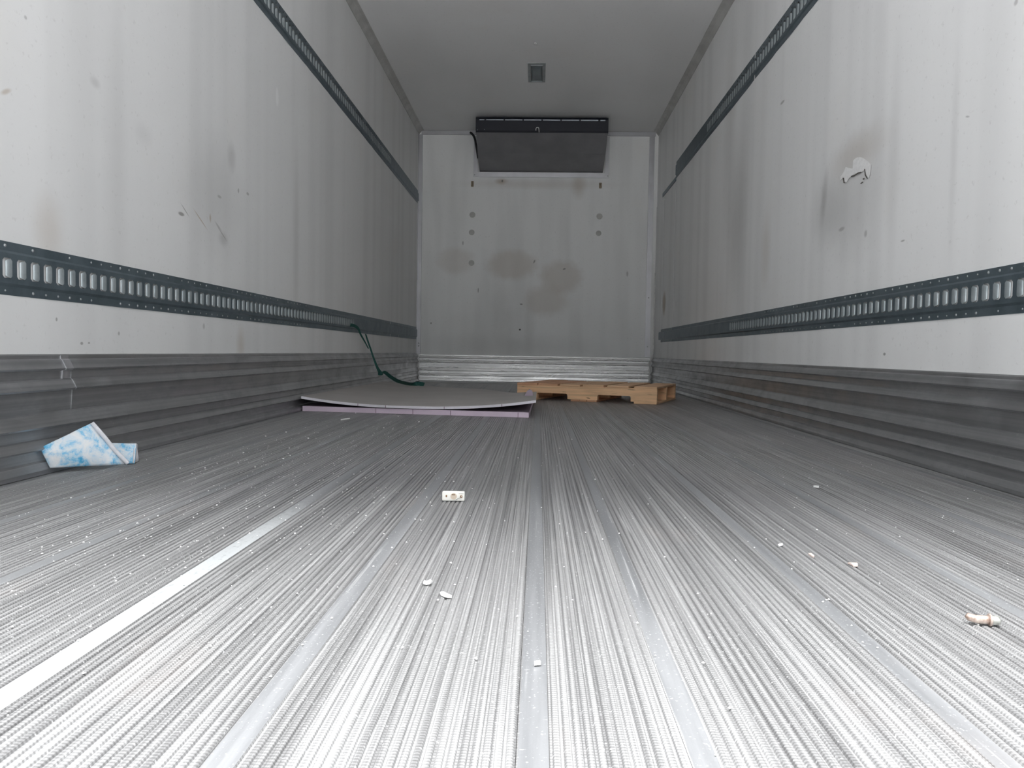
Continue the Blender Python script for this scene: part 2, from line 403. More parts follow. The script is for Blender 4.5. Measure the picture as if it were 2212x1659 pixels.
# small dome used for rivets and screws (unit radius, flat on its -Z side)
def dome_mesh(name, mat, n=8, rings=2, hh=0.5):
    v = [(math.cos(2*math.pi*k/n)*math.cos(r*math.pi/2/(rings+0.001)*0.98), math.sin(2*math.pi*k/n)*math.cos(r*math.pi/2/(rings+0.001)*0.98), hh*math.sin(r*math.pi/2/rings)) for r in range(rings) for k in range(n)]
    v.append((0,0,hh)); f = []
    for r in range(rings-1):
        for k in range(n): f.append((r*n+k, r*n+(k+1)%n, (r+1)*n+(k+1)%n, (r+1)*n+k))
    for k in range(n): f.append(((rings-1)*n+k, (rings-1)*n+(k+1)%n, rings*n))
    f.append(tuple(range(n-1,-1,-1)))
    me = bpy.data.meshes.new(name); me.from_pydata(v, [], f); me.materials.append(mat)
    me.polygons.foreach_set('use_smooth', [True]*len(me.polygons)); me.update(); return me
ME_RIV = dome_mesh('rivet', M_riv); ME_SCREW = dome_mesh('screw', M_core)
for dy in (-0.008, 0.008): inst('screw', ME_RIV, bl, (XL+0.0075, yj+dy-0.003, 0.292), (0, math.radians(90), 0), (0.004,)*3)

# ------------------------------------------------------------------ slotted cargo tracks on the side walls
PITCH = 0.0508
def track(sgn, z0, z1, ya, yb, yslot, label, rivet_to, lip_from=0.0):
    x = XL if sgn > 0 else XR
    t = empty('cargo_track', (x, ya, (z0+z1)/2)); hh = (z1-z0)/2
    tag(t, label, 'cargo track', 'slotted cargo tracks on the side walls')
    D = 0.0085; rows = [(-hh, 0.0), (-hh, 0.0025), (-hh*0.66, 0.0025), (-hh*0.56, D), (-hh*0.44, D), (hh*0.44, D), (hh*0.56, D), (hh*0.66, 0.0025), (hh, 0.0025), (hh, 0.0)]
    L = yb-ya; v = []; f = []
    n = int((min(yslot, yb)-ya)/PITCH)
    ys = [i*PITCH for i in range(n+1)] + ([L] if L > n*PITCH+1e-4 else [])
    for yy in ys:
        for (zz, d) in rows: v.append((sgn*d, yy, zz))
    R = len(rows); sl = []
    for i in range(len(ys)-1):
        for j in range(R-1):
            a = i*R+j; b = a+R
            if j == 4 and i < n and (ya+ys[i]) >= lip_from:
                z_a, z_b = rows[4][0], rows[5][0]; y_a, y_b = ys[i]+0.009, ys[i]+0.043; c = 0.006
                zl, zh = z_a+0.004, z_b-0.004
                k = len(v); pts = [(y_a+c,zl),(y_b-c,zl),(y_b,zl+c),(y_b,zh-c),(y_b-c,zh),(y_a+c,zh),(y_a,zh-c),(y_a,zl+c)]
                v += [(sgn*D, q[0], q[1]) for q in pts]
                A, Bq, Cq, Dq = a, b, b+1, a+1     # (ya,za) (yb,za) (yb,zb) (ya,zb)
                f += [(A,Bq,k+1,k), (Bq,k+2,k+1), (Bq,Cq,k+3,k+2), (Cq,k+4,k+3), (Cq,Dq,k+5,k+4), (Dq,k+6,k+5), (Dq,A,k+7,k+6), (A,k,k+7)]
                sl.append(ys[i])
            else: f.append((a, b, b+1, a+1))
    if sgn < 0: f = [q[::-1] for q in f]
    v = [(p[0], p[1], p[2]) for p in v]
    rail = obj('rail', v, f, M_galv, t)
    # the rolled lip at the far side of each slot, facing the doors
    if sl:
        zl, zh = rows[4][0]+0.004, rows[5][0]-0.004; lv = []; lf = []; K = 6
        for k in range(K+1):
            th = k/K*math.pi/2; yy = 0.043 - 0.0165*math.sin(th); dd = D - 0.0058*(1-math.cos(th)); cut = 0.006*(1-abs(math.cos(th)))
            lv += [(sgn*dd, yy, zl+cut+0.001), (sgn*dd, yy, (zl+zh)/2), (sgn*dd, yy, zh-cut-0.001)]
        for k in range(K):
            for j in (0, 1): q = (3*k+j, 3*k+j+1, 3*k+j+4, 3*k+j+3); lf.append(q if sgn < 0 else q[::-1])
        lip = obj('slot_lip', lv, lf, M_lip, t, True); lip.location = (0, sl[0], 0)
        for yy in sl[1:]: inst('slot_lip', lip.data, t, (0, yy, 0))
    r2 = random.Random(int(z0*1000)+sgn)
    yy = 0.026
    while ya+yy < min(rivet_to, yb):
        for zz in (-hh*0.84, hh*0.84):
            if ya+yy > 1.4 and r2.random() < 0.8:
                s = r2.choice((0.003, 0.0035, 0.0045)); inst('rivet', ME_RIV, t, (sgn*0.0024, yy, zz), (0, math.radians(90)*sgn, 0), (s, s, s*1.2))
        yy += PITCH
    return t
t1 = track(1, 0.440, 0.566, Y0+0.06, YB-0.005, 5.30, 'galvanized slotted cargo track low on the foam-board side wall, green strap tied to it', 4.2, 1.3)
t2 = track(1, 1.828, 1.958, Y0+0.06, YB-0.005, 6.60, 'galvanized slotted cargo track high up on the foam-board side wall', 0.5, 2.9)
t3 = track(-1, 0.440, 0.564, Y0+0.06, 7.72, 4.90, 'galvanized slotted cargo track low on the pallet side wall', 4.2, 1.4)
t4 = track(-1, 1.868, 2.010, Y0+0.06, 6.97, 5.70, 'galvanized slotted cargo track high up on the pallet side wall, cut off short', 0.5, 2.9)
# narrow strip continuing past the end of the upper rail
ev, ef = box(-0.006, 0.0, 6.97-(Y0+0.06), 7.70-(Y0+0.06), -0.093, -0.058); obj('end_strip', ev, ef, M_galv, t4)
# dark punched holes above the upper slots
ME_HOLE = dome_mesh('punched_hole', M_dark, 8, 2, 0.15)
for t, sgn, z in ((t2, 1, 0.046), (t4, -1, 0.050)):
    for i in range(60, 104):
        if random.random() < 0.75: inst('punched_hole', ME_HOLE, t, (sgn*0.0062, i*PITCH+0.026, z*0.96), (0, math.radians(90)*sgn, 0), (0.0045, 0.0045, 0.01))

# ------------------------------------------------------------------ trims
def cove(name, x, sgn):
    s = 0.036
    o = prism(name, [(x, ZC), (x, ZC-s), (x+sgn*0.006, ZC-s-0.001), (x+sgn*(s-0.010), ZC-0.010), (x+sgn*s, ZC-0.006), (x+sgn*(s+0.02), ZC-0.004), (x+sgn*(s+0.02), ZC)], Y0, YB, 1, M_cove)
    return struct(o)
cove('trim_1', XL, 1); cove('trim_2', XR, -1)
# angle along the top of the front wall (either side of the cooling unit)
a = prism('trim_3', [(YB, ZC-0.001), (YB-0.012, ZC-0.002), (YB-0.012, ZC-0.040), (YB-0.004, ZC-0.044), (YB, ZC-0.044)], XL+0.03, XR-0.03, 0, M_alu); struct(a)
# corner angles
a = prism('trim_4', [(XL, YB), (XL, YB-0.03), (XL+0.004, YB-0.03), (XL+0.006, YB-0.008), (XL+0.042, YB-0.008), (XL+0.044, YB)], 0.29, ZC-0.04, 2, M_alu); struct(a)
a = prism('trim_5', [(XR-0.040, YB), (XR-0.040, YB-0.010), (XR-0.092, YB-0.010), (XR-0.092, YB)], 0.29, ZC-0.04, 2, M_alu); struct(a)
for tr, xx in (('trim_4', XL+0.024), ('trim_5', XR-0.066)):
    for zz in (0.40, 0.372 if tr == 'trim_4' else 0.9):
        inst('screw', ME_SCREW, bpy.data.objects[tr], (xx, YB-0.0095, zz), (math.radians(90), 0, 0), (0.007, 0.007, 0.004))
# overlapping end panel of the right wall
pv, pf = box(XR-0.004, XR, 7.62, YB, 0.29, 1.82); obj('lap_panel', pv, pf, M_wr, w_r)
pv, pf = box(XR-0.0025, XR, 6.98, 7.62, 0.29, 1.80); obj('lap_panel', pv, pf, M_wr, w_r)
# plugs and little brackets on the front wall
M_plug = simple('plug_cap_grey', (0.50, 0.50, 0.48), 0.5, 0, .06)
for (px, py, s) in ((1020.5,464,.030),(1019,502,.029),(1018.5,568,.029),(1295,467.5,.030),(1293,504,.028)):
    P = at(px, py, 1, YB); n = 20
    v = [(s*math.cos(2*math.pi*k/n)*r, y, s*math.sin(2*math.pi*k/n)*r) for r, y in ((1,0),(1,-0.002),(0.88,-0.0035)) for k in range(n)]
    f = [(i*n+k, i*n+(k+1)%n, (i+1)*n+(k+1)%n, (i+1)*n+k) for i in (0,1) for k in range(n)] + [tuple(range(2*n, 3*n))[::-1]]
    o = obj('plug_cap', v, f, M_plug, w_b); o.location = (P.x, YB, P.z)
M_rust = simple('rusty_tab', (0.34, 0.27, 0.19), 0.7, 0.1, .35, 60)
for (px, py) in ((1020.5, 397), (1297, 400.5)):
    P = at(px, py, 1, YB); bevel_box('mounting_tab', P.x-0.013, P.x+0.013, YB-0.012, YB+0.001, P.z-0.030, P.z+0.026, 0.003, M_rust, w_b)
# peeled skin of the right wall
def on_wall(pts, x, dx): 
    out = []
    for px, py in pts:
        P = at(px, py, 0, x); out.append((x+dx, P.y, P.z))
    return out
pk = [(1845,347),(1851,341),(1860,339),(1868,342),(1878,349),(1884,356),(1883,372),(1879,386),(1874,379),(1871,366),(1863,372),(1852,374),(1843,379),(1836,385),(1831,394),(1826,392),(1823,384),(1817,390),(1818,381),(1824,372),(1829,361),(1838,363),(1844,364)]
v = on_wall(pk, XR, -0.004); obj('peeled_skin', v, [tuple(range(len(v)))], M_peel, w_r)
for c in ([(1841,380),(1848,378.5),(1856,372.5),(1863,371),(1863,373),(1856,375),(1848,381),(1841,383)], [(1869.5,365),(1871.5,365),(1872.5,377),(1877,386),(1875,386),(1870.5,378)],
          [(1823,384),(1826,384),(1827,396),(1824.5,395)], [(1861,396),(1866,392),(1867,394),(1862,398)], [(1866,386),(1870,384),(1870,387),(1867,389)]):
    v = on_wall(c, XR, -0.0045); obj('crack', v, [tuple(range(len(v)))], M_crack, w_r)
# ceiling plug
P = at(1157, 94, 2, ZC); inst('ceiling_plug', ME_SCREW, ceil, (P.x, P.y, ZC), (math.radians(180), 0, 0), (0.014, 0.03, 0.008)).data = dome_mesh('ceiling_plug', M_ce)

# ------------------------------------------------------------------ cooling unit on the front wall
M_black = NT('black_plastic'); M_black.base((0.006, 0.008, 0.017)); M_black.rough(0.40); M_black = M_black.m
M_evap = simple('evaporator_cover', (0.235, 0.232, 0.245), 0.45, 0.15, .10, 4)
u = empty('cooling_unit', (0, YB, 2.36))
tag(u, 'dark grey refrigeration evaporator with black air outlet under the ceiling', 'cooling unit')
def up(prof): return [(y-YB, z-2.36) for y, z in prof]
UX = 0.626
zt = ZC-0.012
prism('cover', up([(YB-0.004, zt-0.02), (7.56, 2.44), (7.545, 2.415), (7.60, 2.375), (7.76, 2.270), (7.84, 2.232), (8.03, 2.166), (YB-0.004, 2.160)]), -UX, UX, 0, M_evap, u)
out = prism('air_outlet', up([(YB-0.02, zt), (7.555, zt), (7.535, zt-0.01), (7.528, zt-0.03), (7.530, 2.43), (7.538, 2.414), (7.62, 2.414), (7.66, 2.48), (YB-0.02, 2.48)]), -UX-0.004, UX+0.004, 0, M_black, u)
M_slat = simple('outlet_glint_metal', (0.30, 0.32, 0.36), 0.35, 0.5)  # pale segments stand in for the dashed highlight along the outlet edge
seg = [(-0.595,-0.548)] + [(-0.53+0.1795*i, -0.53+0.1795*i+0.165) for i in range(6)] + [(0.553, 0.600)]
for (a, b) in seg:
    prism('outlet_lip_glint', [(-0.5465, 0.1725), (-0.5455, 0.164), (-0.540, 0.160), (-0.538, 0.174)], a, b, 0, M_slat, out)
c0 = at(1161, 279, 1, 7.524) - Vector((0, YB, 2.36))
tube('hook', [c0+Vector(q) for q in ((-0.014,0.002,-0.012),(-0.015,-0.002,0.004),(-0.008,-0.003,0.014),(0.004,-0.003,0.016),(0.012,-0.003,0.010),(0.014,-0.003,-0.006),(0.016,0.0,-0.030))], 0.0035, M_hose, out)
for xx in (-UX+0.012,):
    for k in range(2): inst('screw', ME_RIV, u, (xx+0.07*k, -0.541, 0.072+0.004*k), (math.radians(90),0,0), (0.004,0.004,0.004))
M_rub = simple('black_rubber', (0.02, 0.02, 0.022), 0.5)
pts = catmull([(-0.725, 8.03, 2.545), (-0.712, 8.02, 2.535), (-0.690, 8.0, 2.505), (-0.672, 7.98, 2.460), (-0.662, 7.97, 2.41), (-0.650, 7.97, 2.35), (-0.640, 8.0, 2.28)], 6)
tube('drain_hose', [p-Vector((0, YB, 2.36)) for p in pts], 0.011, M_rub, u)
# aluminium surround on the wall
fz0, fz1, fx = 2.108, 2.52, 0.690
fr = empty('opening_frame', (0, YB, fz0)); tag(fr, 'aluminium frame on the front wall around the cooling unit', 'frame')
prism('frame_bar', [(-fx, 0), (fx, 0), (fx-0.045, 0.046), (-fx+0.045, 0.046)], -0.014, -0.001, 1, M_alu, fr)
for s in (-1, 1):
    prism('frame_bar', [(s*fx, 0), (s*(fx-0.045), 0.046), (s*(fx-0.030), fz1-fz0), (s*fx, fz1-fz0)], -0.014, -0.001, 1, M_alu, fr)
    inst('screw', ME_SCREW, fr, (s*(fx-0.012), -0.014, 0.018), (math.radians(90),0,0), (0.006,0.006,0.003))

# ------------------------------------------------------------------ ceiling light / box
P0, P1 = at(1142, 137, 2, ZC), at(1179, 176, 2, ZC)
cx, cy = at(1159.5, 150, 2, ZC).x, (P0.y+P1.y)/2; hx, hy = 0.070, 0.215
M_lens = simple('grey_lens', (0.15, 0.185, 0.20), 0.3, 0.2, .15, 6)
M_fl = simple('fixture_flange', (0.36, 0.385, 0.395), 0.45, 0.35)
L = empty('ceiling_lamp', (cx, cy, ZC)); tag(L, 'unlit rectangular lamp in a grey metal frame on the ceiling', 'ceiling lamp')
ix, iy = 0.046, 0.185
v = []; f = []
for (a, b, z) in ((hx,hy,0),(hx,hy,-0.004),(ix+.004,iy+.004,-0.006),(ix,iy,-0.012),(ix,iy,-0.0)):
    v += [(-a,-b,z),(a,-b,z),(a,b,z),(-a,b,z)]
for r in range(4):
    for k in range(4): f.append((r*4+k, r*4+(k+1)%4, r*4+4+(k+1)%4, r*4+4+k))
obj('frame', v, [q[::-1] for q in f], M_fl, L)
v = []; f = []; nx, ny = 8, 8
for i in range(nx+1):
    for j in range(ny+1):
        a, b = -1+2*i/nx, -1+2*j/ny; v.append((a*ix*0.96, b*iy*0.97, -0.003-0.012*(1-a**4)*(1-b**6)))
for i in range(nx):
    for j in range(ny): q = i*(ny+1)+j; f.append((q, q+1, q+ny+2, q+ny+1))
obj('lens', v, f, M_lens, L, True)
for s in (-1, 1): inst('screw', ME_SCREW, L, (s*0.059, -0.06, -0.0045), (math.radians(180),0,0), (0.006,0.006,0.004))

# ------------------------------------------------------------------ drain tube in the right corner
pts = [at(x, y, 1, YB-0.045) for x, y in ((1421,590),(1420,640),(1419,690),(1417,740),(1416,762),(1414,785),(1411.5,797),(1412.5,808),(1413,818),(1412,826))]
pts = [Vector((min(q.x, XR-0.012 if q.z > 0.30 else XR-0.043), q.y, max(q.z, 0.004))) for q in pts]
o = tube('drain_tube', catmull(pts, 4), 0.006, M_hose, None, 8, [0.0055]*30 + [0.008]*7)
tag(o, 'thin white tube running down the corner behind the pallet', 'tube')

# ------------------------------------------------------------------ foam boards
def foam(name, col, film):
    k = NT(name); q = k.pos(); nz = k.noise(q, 4, 4); fn = k.noise(q, 220, 2)
    c = k.mix(k.rng(nz, 0.3, 0.7), tuple(x*0.9 for x in col), col)
    k.base(k.mix(k.math('MULTIPLY', k.rng(fn, 0.55, 0.7), 0.12), c, (0.3, 0.25, 0.3))); k.rough(0.6 if not film else 0.5); k.bump(fn, 0.1, 0.001); return k.m
M_pink = foam('pink_foam', (0.72, 0.60, 0.71), False)
M_pinktop = foam('pink_foam_skin', (0.46, 0.38, 0.46), True)
M_lav = foam('pale_foam_edge', (0.80, 0.78, 0.83), False)
M_film = foam('grey_foam_skin', (0.43, 0.405, 0.39), True)
M_nick = simple('foam_nick', (0.30, 0.22, 0.28), 0.8)

def sheet(name, U, V, P, th, top, edge, label, group):
    """grid sheet P(u,v)->point on its top side, th thick"""
    v = []; f = []; fm = []
    for i in range(U+1):
        for j in range(V+1): v.append(P(i/U, j/V))
    n = len(v); v += [Vector(p)-Vector((0,0,th)) for p in v]
    I = lambda i, j: i*(V+1)+j
    for i in range(U):
        for j in range(V):
            f.append((I(i,j), I(i+1,j), I(i+1,j+1), I(i,j+1))); fm.append(0)
            f.append((n+I(i,j), n+I(i,j+1), n+I(i+1,j+1), n+I(i+1,j))); fm.append(0)
    for i in range(U):
        f.append((I(i,0), n+I(i,0), n+I(i+1,0), I(i+1,0))); fm.append(1)
        f.append((I(i,V), I(i+1,V), n+I(i+1,V), n+I(i,V))); fm.append(1)
    for j in range(V):
        f.append((I(0,j), I(0,j+1), n+I(0,j+1), n+I(0,j))); fm.append(1)
        f.append((I(U,j), n+I(U,j), n+I(U,j+1), I(U,j+1))); fm.append(1)
    o = obj(name, v, f, None, None, False, [top, edge], fm); return tag(o, label, 'foam board', group)
TH1 = 0.026
XA = XL+0.036
def low(u, v):
    near = Vector((XA+0.004, 4.02, 0)).lerp(Vector((-0.040, 3.862, 0)), u); far = Vector((XA+0.05, 6.10, 0)).lerp(Vector((-0.02, 5.20, 0)), u)
    p = near.lerp(far, v); p.z = TH1 + 0.0005; return p
b1 = sheet('foam_board', 24, 8, low, TH1, M_pinktop, M_pink, 'flat pink insulation board lying on the ribbed floor under the grey one', 'insulation boards on the floor')
def ly(u):           # far edge of the torn upper board
    pts = [(0,6.20),(0.22,6.25),(0.45,6.02),(0.68,5.80),(0.80,5.45),(0.88,5.22),(0.93,5.30),(1.0,5.32)]
    for (a, ya), (b, yb) in zip(pts, pts[1:]):
        if u <= b: return ya+(yb-ya)*(u-a)/(b-a)
    return pts[-1][1]
TH2 = 0.013
def upb(u, v):
    x = XA+0.003 + (0.0-0.008-XA)*u; y0 = 4.00 - 0.14*u; y = y0 + (ly(u)-y0)*v
    wl = max(0, 0.42-u)/0.42; wr = max(0, u-0.50)/0.50
    z = 0.043 + 0.036*wl**2.0*(1-0.15*v) + (0.046*(1-v)**1.5 + 0.014*v)*wr**2.2
    return Vector((x, y, z))
b2 = sheet('foam_board', 40, 24, upb, TH2, M_film, M_lav, 'thin warped grey-faced insulation board with curled pale edges, on top of the pink one', 'insulation boards on the floor')
# nicks in the front edges
for (bd, fn, th, us) in ((b1, low, TH1, (0.335,0.50,0.665,0.955)), (b2, upb, TH2, (0.25,0.37,0.62,0.86))):
    for uu in us:
        p = fn(uu, 0); cv, cf = box(p.x-0.0018, p.x+0.0018, p.y-0.0012, p.y+0.004, p.z-th*0.95, p.z-th*0.05); obj('nick', cv, cf, M_nick, bd)
# torn flap standing up at the corner of the upper board
p = upb(0.965, 0.62)
v = [p+Vector(q) for q in ((-0.03,0,0),(0.022,0.01,0),(0.018,0.012,0.030),(0.0,0.008,0.036),(-0.014,0.002,0.030),(-0.03,0.014,-0.004),(0.022,0.024,-0.004),(0.018,0.022,0.028),(0.0,0.018,0.040),(-0.014,0.014,0.028))]
obj('torn_flap', v, [(0,1,2,3,4),(9,8,7,6,5),(0,5,6,1),(1,6,7,2),(2,7,8,3),(3,8,9,4),(4,9,5,0)], M_pinktop, b2)

# ------------------------------------------------------------------ green strap
k = NT('green_webbing'); wv = k.noise(k.mapped(k.pos(), (300, 300, 300)), 1, 2)
k.base(k.mix(wv, (0.008, 0.060, 0.052), (0.025, 0.125, 0.105))); k.rough(0.7); M_str = k.m
st = empty('tie_strap', (XL+0.03, 5.24, 0.49))
tag(st, 'green webbing strap tied to the low cargo track, trailing onto the foam boards', 'strap')
def ribbon(name, P, wds, mat, parent, side):
    P = catmull(P, 6); off = parent.location; v = []; f = []; n = len(P)
    for i, p in enumerate(P):
        t = (P[min(i+1,n-1)]-P[max(i-1,0)]).normalized(); s = Vector(side); s = (s-t*s.dot(t)).normalized(); nn = t.cross(s).normalized()
        w = wds if isinstance(wds, float) else wds[0]+(wds[1]-wds[0])*i/(n-1)
        for a, b in ((-1,-1),(1,-1),(1,1),(-1,1)): v.append(p+s*a*w/2+nn*b*0.0012-off)
    for i in range(n-1):
        for c in range(4): f.append((i*4+c, i*4+(c+1)%4, i*4+4+(c+1)%4, i*4+4+c))
    f += [(3,2,1,0), tuple(4*(n-1)+c for c in range(4))]
    return obj(name, v, f, mat, parent)
xw = XL+0.03
A = lambda px, py, X: at(px, py, 0, X)
ribbon('strap_loop', [A(757,702,XL+0.016), A(766,704,xw), A(774,710,xw+0.01), A(779,722,xw+0.015), A(788,738,xw+0.03), A(796,753,xw+0.05)], (0.022, 0.010), M_str, st, (0.3,1,0.2))
ribbon('strap_tail', [A(790,722,xw-0.006), A(794,735,xw+0.02), A(801,755,xw+0.055), A(808,776,xw+0.08), A(816,796,xw+0.10), A(822,806,xw+0.11)], (0.012, 0.030), M_str, st, (0.3,1,0.1))
e = A(822,806,xw+0.11)
q1 = upb(0.16, 0.80); q2 = upb(0.20, 0.90); q3 = upb(0.275, 0.95)
q0 = e.lerp(q1, 0.5)+Vector((0.01, 0, 0.018))
ribbon('strap_end', [e, e+Vector((0.02, 0.04, 0.006)), q0, q1+Vector((0,0,0.035)), q2+Vector((0,0,0.012)), q2.lerp(q3,0.6)+Vector((0,0,0.018)), q3+Vector((0,0,0.010))], (0.022, 0.034), M_str, st, (0.8,0.3,0.6))
bevel_box('knot', e.x-0.015-st.location.x, e.x+0.015-st.location.x, e.y-0.02-st.location.y, e.y+0.02-st.location.y, e.z-0.016-st.location.z, e.z+0.012-st.location.z, 0.007, M_str, st, 2, True)

# ------------------------------------------------------------------ pallet
def wood(name, c):
    k = NT(name); o = k.objc(); g1 = k.noise(k.mapped(o, (3, 60, 60)), 1, 5, 0.6, 0.4); g2 = k.noise(k.mapped(o, (9, 140, 140)), 1, 3, 0.6)
    kn = k.noise(k.mapped(o, (7, 16, 22)), 1, 2)
    col = k.mix(k.rng(g1, 0.35, 0.7), c, tuple(x*0.72 for x in c))
    col = k.mix(k.math('MULTIPLY', k.rng(g2, 0.62, 0.74), 0.8), col, (0.13, 0.07, 0.035))
    col = k.mix(k.math('MULTIPLY', k.rng(kn, 0.70, 0.76), 0.9), col, (0.10, 0.04, 0.015))
    k.base(col); k.rough(0.7); k.bump(g2, 0.15, 0.002); return k.m
M_w1 = wood('pallet_pine', (0.93, 0.60, 0.35)); M_w2 = wood('pallet_pine_red', (0.74, 0.41, 0.24)); M_w3 = wood('pallet_pine_board', (0.78, 0.50, 0.30))
NP = at(1418.5, 874, 2, 0.0); LP = at(1117, 862, 2, 0.0)
PL = (LP-NP).length; ang = math.atan2(LP.y-NP.y, LP.x-NP.x)
PW, PH, BT = 0.70, 0.113, 0.013
pa = empty('pallet', (NP.x, NP.y, 0)); pa.rotation_euler = (0, 0, ang)
tag(pa, 'small pine pallet with notched stringers lying askew on the floor', 'pallet')
# local x: from the near corner along the front stringer; local -y: into the trailer
def stringer(yc):
    z0, z1, nt_, r = BT, PH-BT, 0.036, 0.010
    pr = [(0, z0)]
    for (a, b) in ((0.177*PL, 0.41*PL), (0.625*PL, 0.849*PL)):
        pr += [(a, z0), (a, z0+nt_-r), (a+r*0.3, z0+nt_-r*0.3), (a+r, z0+nt_), (b-r, z0+nt_), (b-r*0.3, z0+nt_-r*0.3), (b, z0+nt_-r), (b, z0)]
    pr += [(PL, z0), (PL, z1), (0, z1)]
    o = prism('stringer', pr, -yc-0.036, -yc, 1, M_w1, pa); return o
for yc in (0.0, PW/2-0.018, PW-0.036): stringer(yc)
bx = 0.0
for i, (wd_, gp) in enumerate(((0.150,0.036),(0.143,0.026),(0.141,0.020),(0.141,0.017),(0.139,0.006),(0.147,0.0))):
    k_ = PL/0.966; o = bevel_box('deck_board', bx*k_, (bx+wd_)*k_, -PW, 0.004 if i % 2 else 0.0, PH-BT, PH+0.001*(i % 3), 0.0015, (M_w3, M_w2)[i > 3], pa, 1); bx += wd_+gp
for (a, b, m) in ((0.0, 0.15, M_w1), (0.415*PL, 0.415*PL+0.065, M_w2), (0.415*PL+0.068, 0.415*PL+0.115, M_w2), (0.415*PL+0.118, 0.60*PL, M_w2), (PL-0.145, PL, M_w1)):
    bevel_box('bottom_board', a, b, -PW, 0.001, 0.0, BT, 0.0015, m, pa, 1)

# ------------------------------------------------------------------ blue and white pad by the wall
k = NT('blue_marbled_pad'); o_ = k.pos(); n1 = k.noise(o_, 22, 6, 0.62, 0.6); n2 = k.noise(k.mapped(o_, (1,1,1), (4,2,9)), 60, 4, 0.7)
c = k.ramp(n1, [(0.36, (0.86, 0.89, 0.92)), (0.46, (0.70, 0.82, 0.92)), (0.56, (0.20, 0.57, 0.84)), (0.68, (0.05, 0.40, 0.72))])
c = k.mix(k.math('MULTIPLY', k.rng(n2, 0.42, 0.62), 0.55), c, (0.88, 0.90, 0.92)); k.base(c); k.rough(0.8); k.bump(n2, 0.5, 0.003); M_pad = k.m
M_hem = simple('pad_hem', (0.80, 0.80, 0.84), 0.8, 0, .08, 80, .3)
pad = empty('absorbent_pad', at(190, 1012, 2, 0.0))
tag(pad, 'crumpled blue and white marbled pad on the floor against the scuff plate', 'pad')
def flap(name, corners, bulge, mat, th, N=12, curl=0.0):
    """corners: bottom-left, top-left, top-right, bottom-right points"""
    a, b, c, d = [Vector(p) for p in corners]; v = []; f = []
    nn = (d-a).cross(b-a).normalized()
    for i in range(N+1):
        for j in range(N+1):
            s, t = i/N, j/N; p = (a.lerp(d, s)).lerp(b.lerp(c, s), t)
            p = p + nn*(bulge*math.sin(math.pi*s)*math.sin(math.pi*min(1, t*1.1)) + 0.004*mnoise.noise(p*28) - curl*(1-t)**3)
            v.append(p-pad.location)
    n = len(v); v += [p-nn*th for p in v]; I = lambda i, j: i*(N+1)+j
    for i in range(N):
        for j in range(N):
            f += [(I(i,j),I(i+1,j),I(i+1,j+1),I(i,j+1)), (n+I(i,j),n+I(i,j+1),n+I(i+1,j+1),n+I(i+1,j))]
        f += [(I(i,0),n+I(i,0),n+I(i+1,0),I(i+1,0)), (I(i,N),I(i+1,N),n+I(i+1,N),n+I(i,N)), (I(0,i),I(0,i+1),n+I(0,i+1),n+I(0,i)), (I(N,i),n+I(N,i),n+I(N,i+1),I(N,i+1))]
    return obj(name, v, f, mat, pad, True)
AY = lambda px, py, y: at(px, py, 1, y)
fA, fB, fC, fD = AY(110,1011,1.915), AY(87,968,1.90), AY(198,914,2.02), AY(278,1003,2.055)
pf_ = flap('pad_front', (fA, fB, fC, fD), 0.012, M_pad, 0.006, 14, 0.004)
hm = [fC+Vector((0.003,-0.004,0.001)), fC.lerp(fD,0.33)+Vector((0.003,-0.006,0.002)), fC.lerp(fD,0.66)+Vector((0.001,-0.006,0)), fD+Vector((0,-0.004,0.003))]
tube('pad_hem', [p-pad.location for p in catmull(hm, 6)], 0.0055, M_hem, pf_, 8)
flap('pad_back', (AY(225,1003,2.085), AY(228,956,2.11), AY(294,958,2.14), AY(290,1000,2.10)), -0.004, M_pad, 0.006, 8, 0.0)
flap('pad_side', (AY(290,1000,2.10), AY(294,958,2.14), AY(296,960,2.19), AY(301,996,2.16)), 0.0, M_hem, 0.004, 4)

# ------------------------------------------------------------------ little socket block on the floor
D0 = at(979, 1083, 2, 0.0)
dv = empty('socket_block', (D0.x, D0.y, 0)); dv.rotation_euler = (math.radians(-6), 0, math.radians(2))
tag(dv, 'small cream plastic socket block standing on edge on the floor', 'socket block')
M_crm = simple('cream_plastic', (0.86, 0.85, 0.80), 0.35, 0, .03)
M_tan = simple('tan_contact', (0.62, 0.52, 0.42), 0.5); M_brn = simple('brown_corrosion', (0.22, 0.11, 0.05), 0.7, 0, .4, 200)
bevel_box('housing', -0.0245, 0.0245, 0.0, 0.016, 0.0005, 0.0215, 0.0028, M_crm, dv, 3, True)
def disc(name, x, z, r, y0, y1, mat, n=20, rz=None):
    v = [(x+r*math.cos(2*math.pi*k/n), y, z+(rz or r)*math.sin(2*math.pi*k/n)) for y in (y0, y1) for k in range(n)]
    f = [(k, (k+1)%n, n+(k+1)%n, n+k) for k in range(n)] + [tuple(range(n-1,-1,-1)), tuple(range(n, 2*n))]
    return obj(name, v, f, mat, dv)
disc('socket_rim', 0.0008, 0.0108, 0.0080, -0.0012, 0.001, M_crm, 24); sf = disc('socket_face', 0.0008, 0.0108, 0.0068, -0.0015, 0.001, M_tan, 24)
tube('contact_spring', [(-0.0032+0.0011*i, -0.0018, 0.0138+(0.0016 if i % 2 else 0)) for i in range(7)], 0.0006, M_brn, sf, 6)
disc('screw_hole', -0.0150, 0.0112, 0.0018, -0.0006, 0.001, M_brn, 10, 0.0024)
ct = disc('corroded_terminal', 0.0172, 0.0108, 0.0030, -0.0016, 0.001, M_brn, 7); disc('terminal_screw', 0.0180, 0.0112, 0.0016, -0.0030, 0.001, M_tan, 8).parent = ct
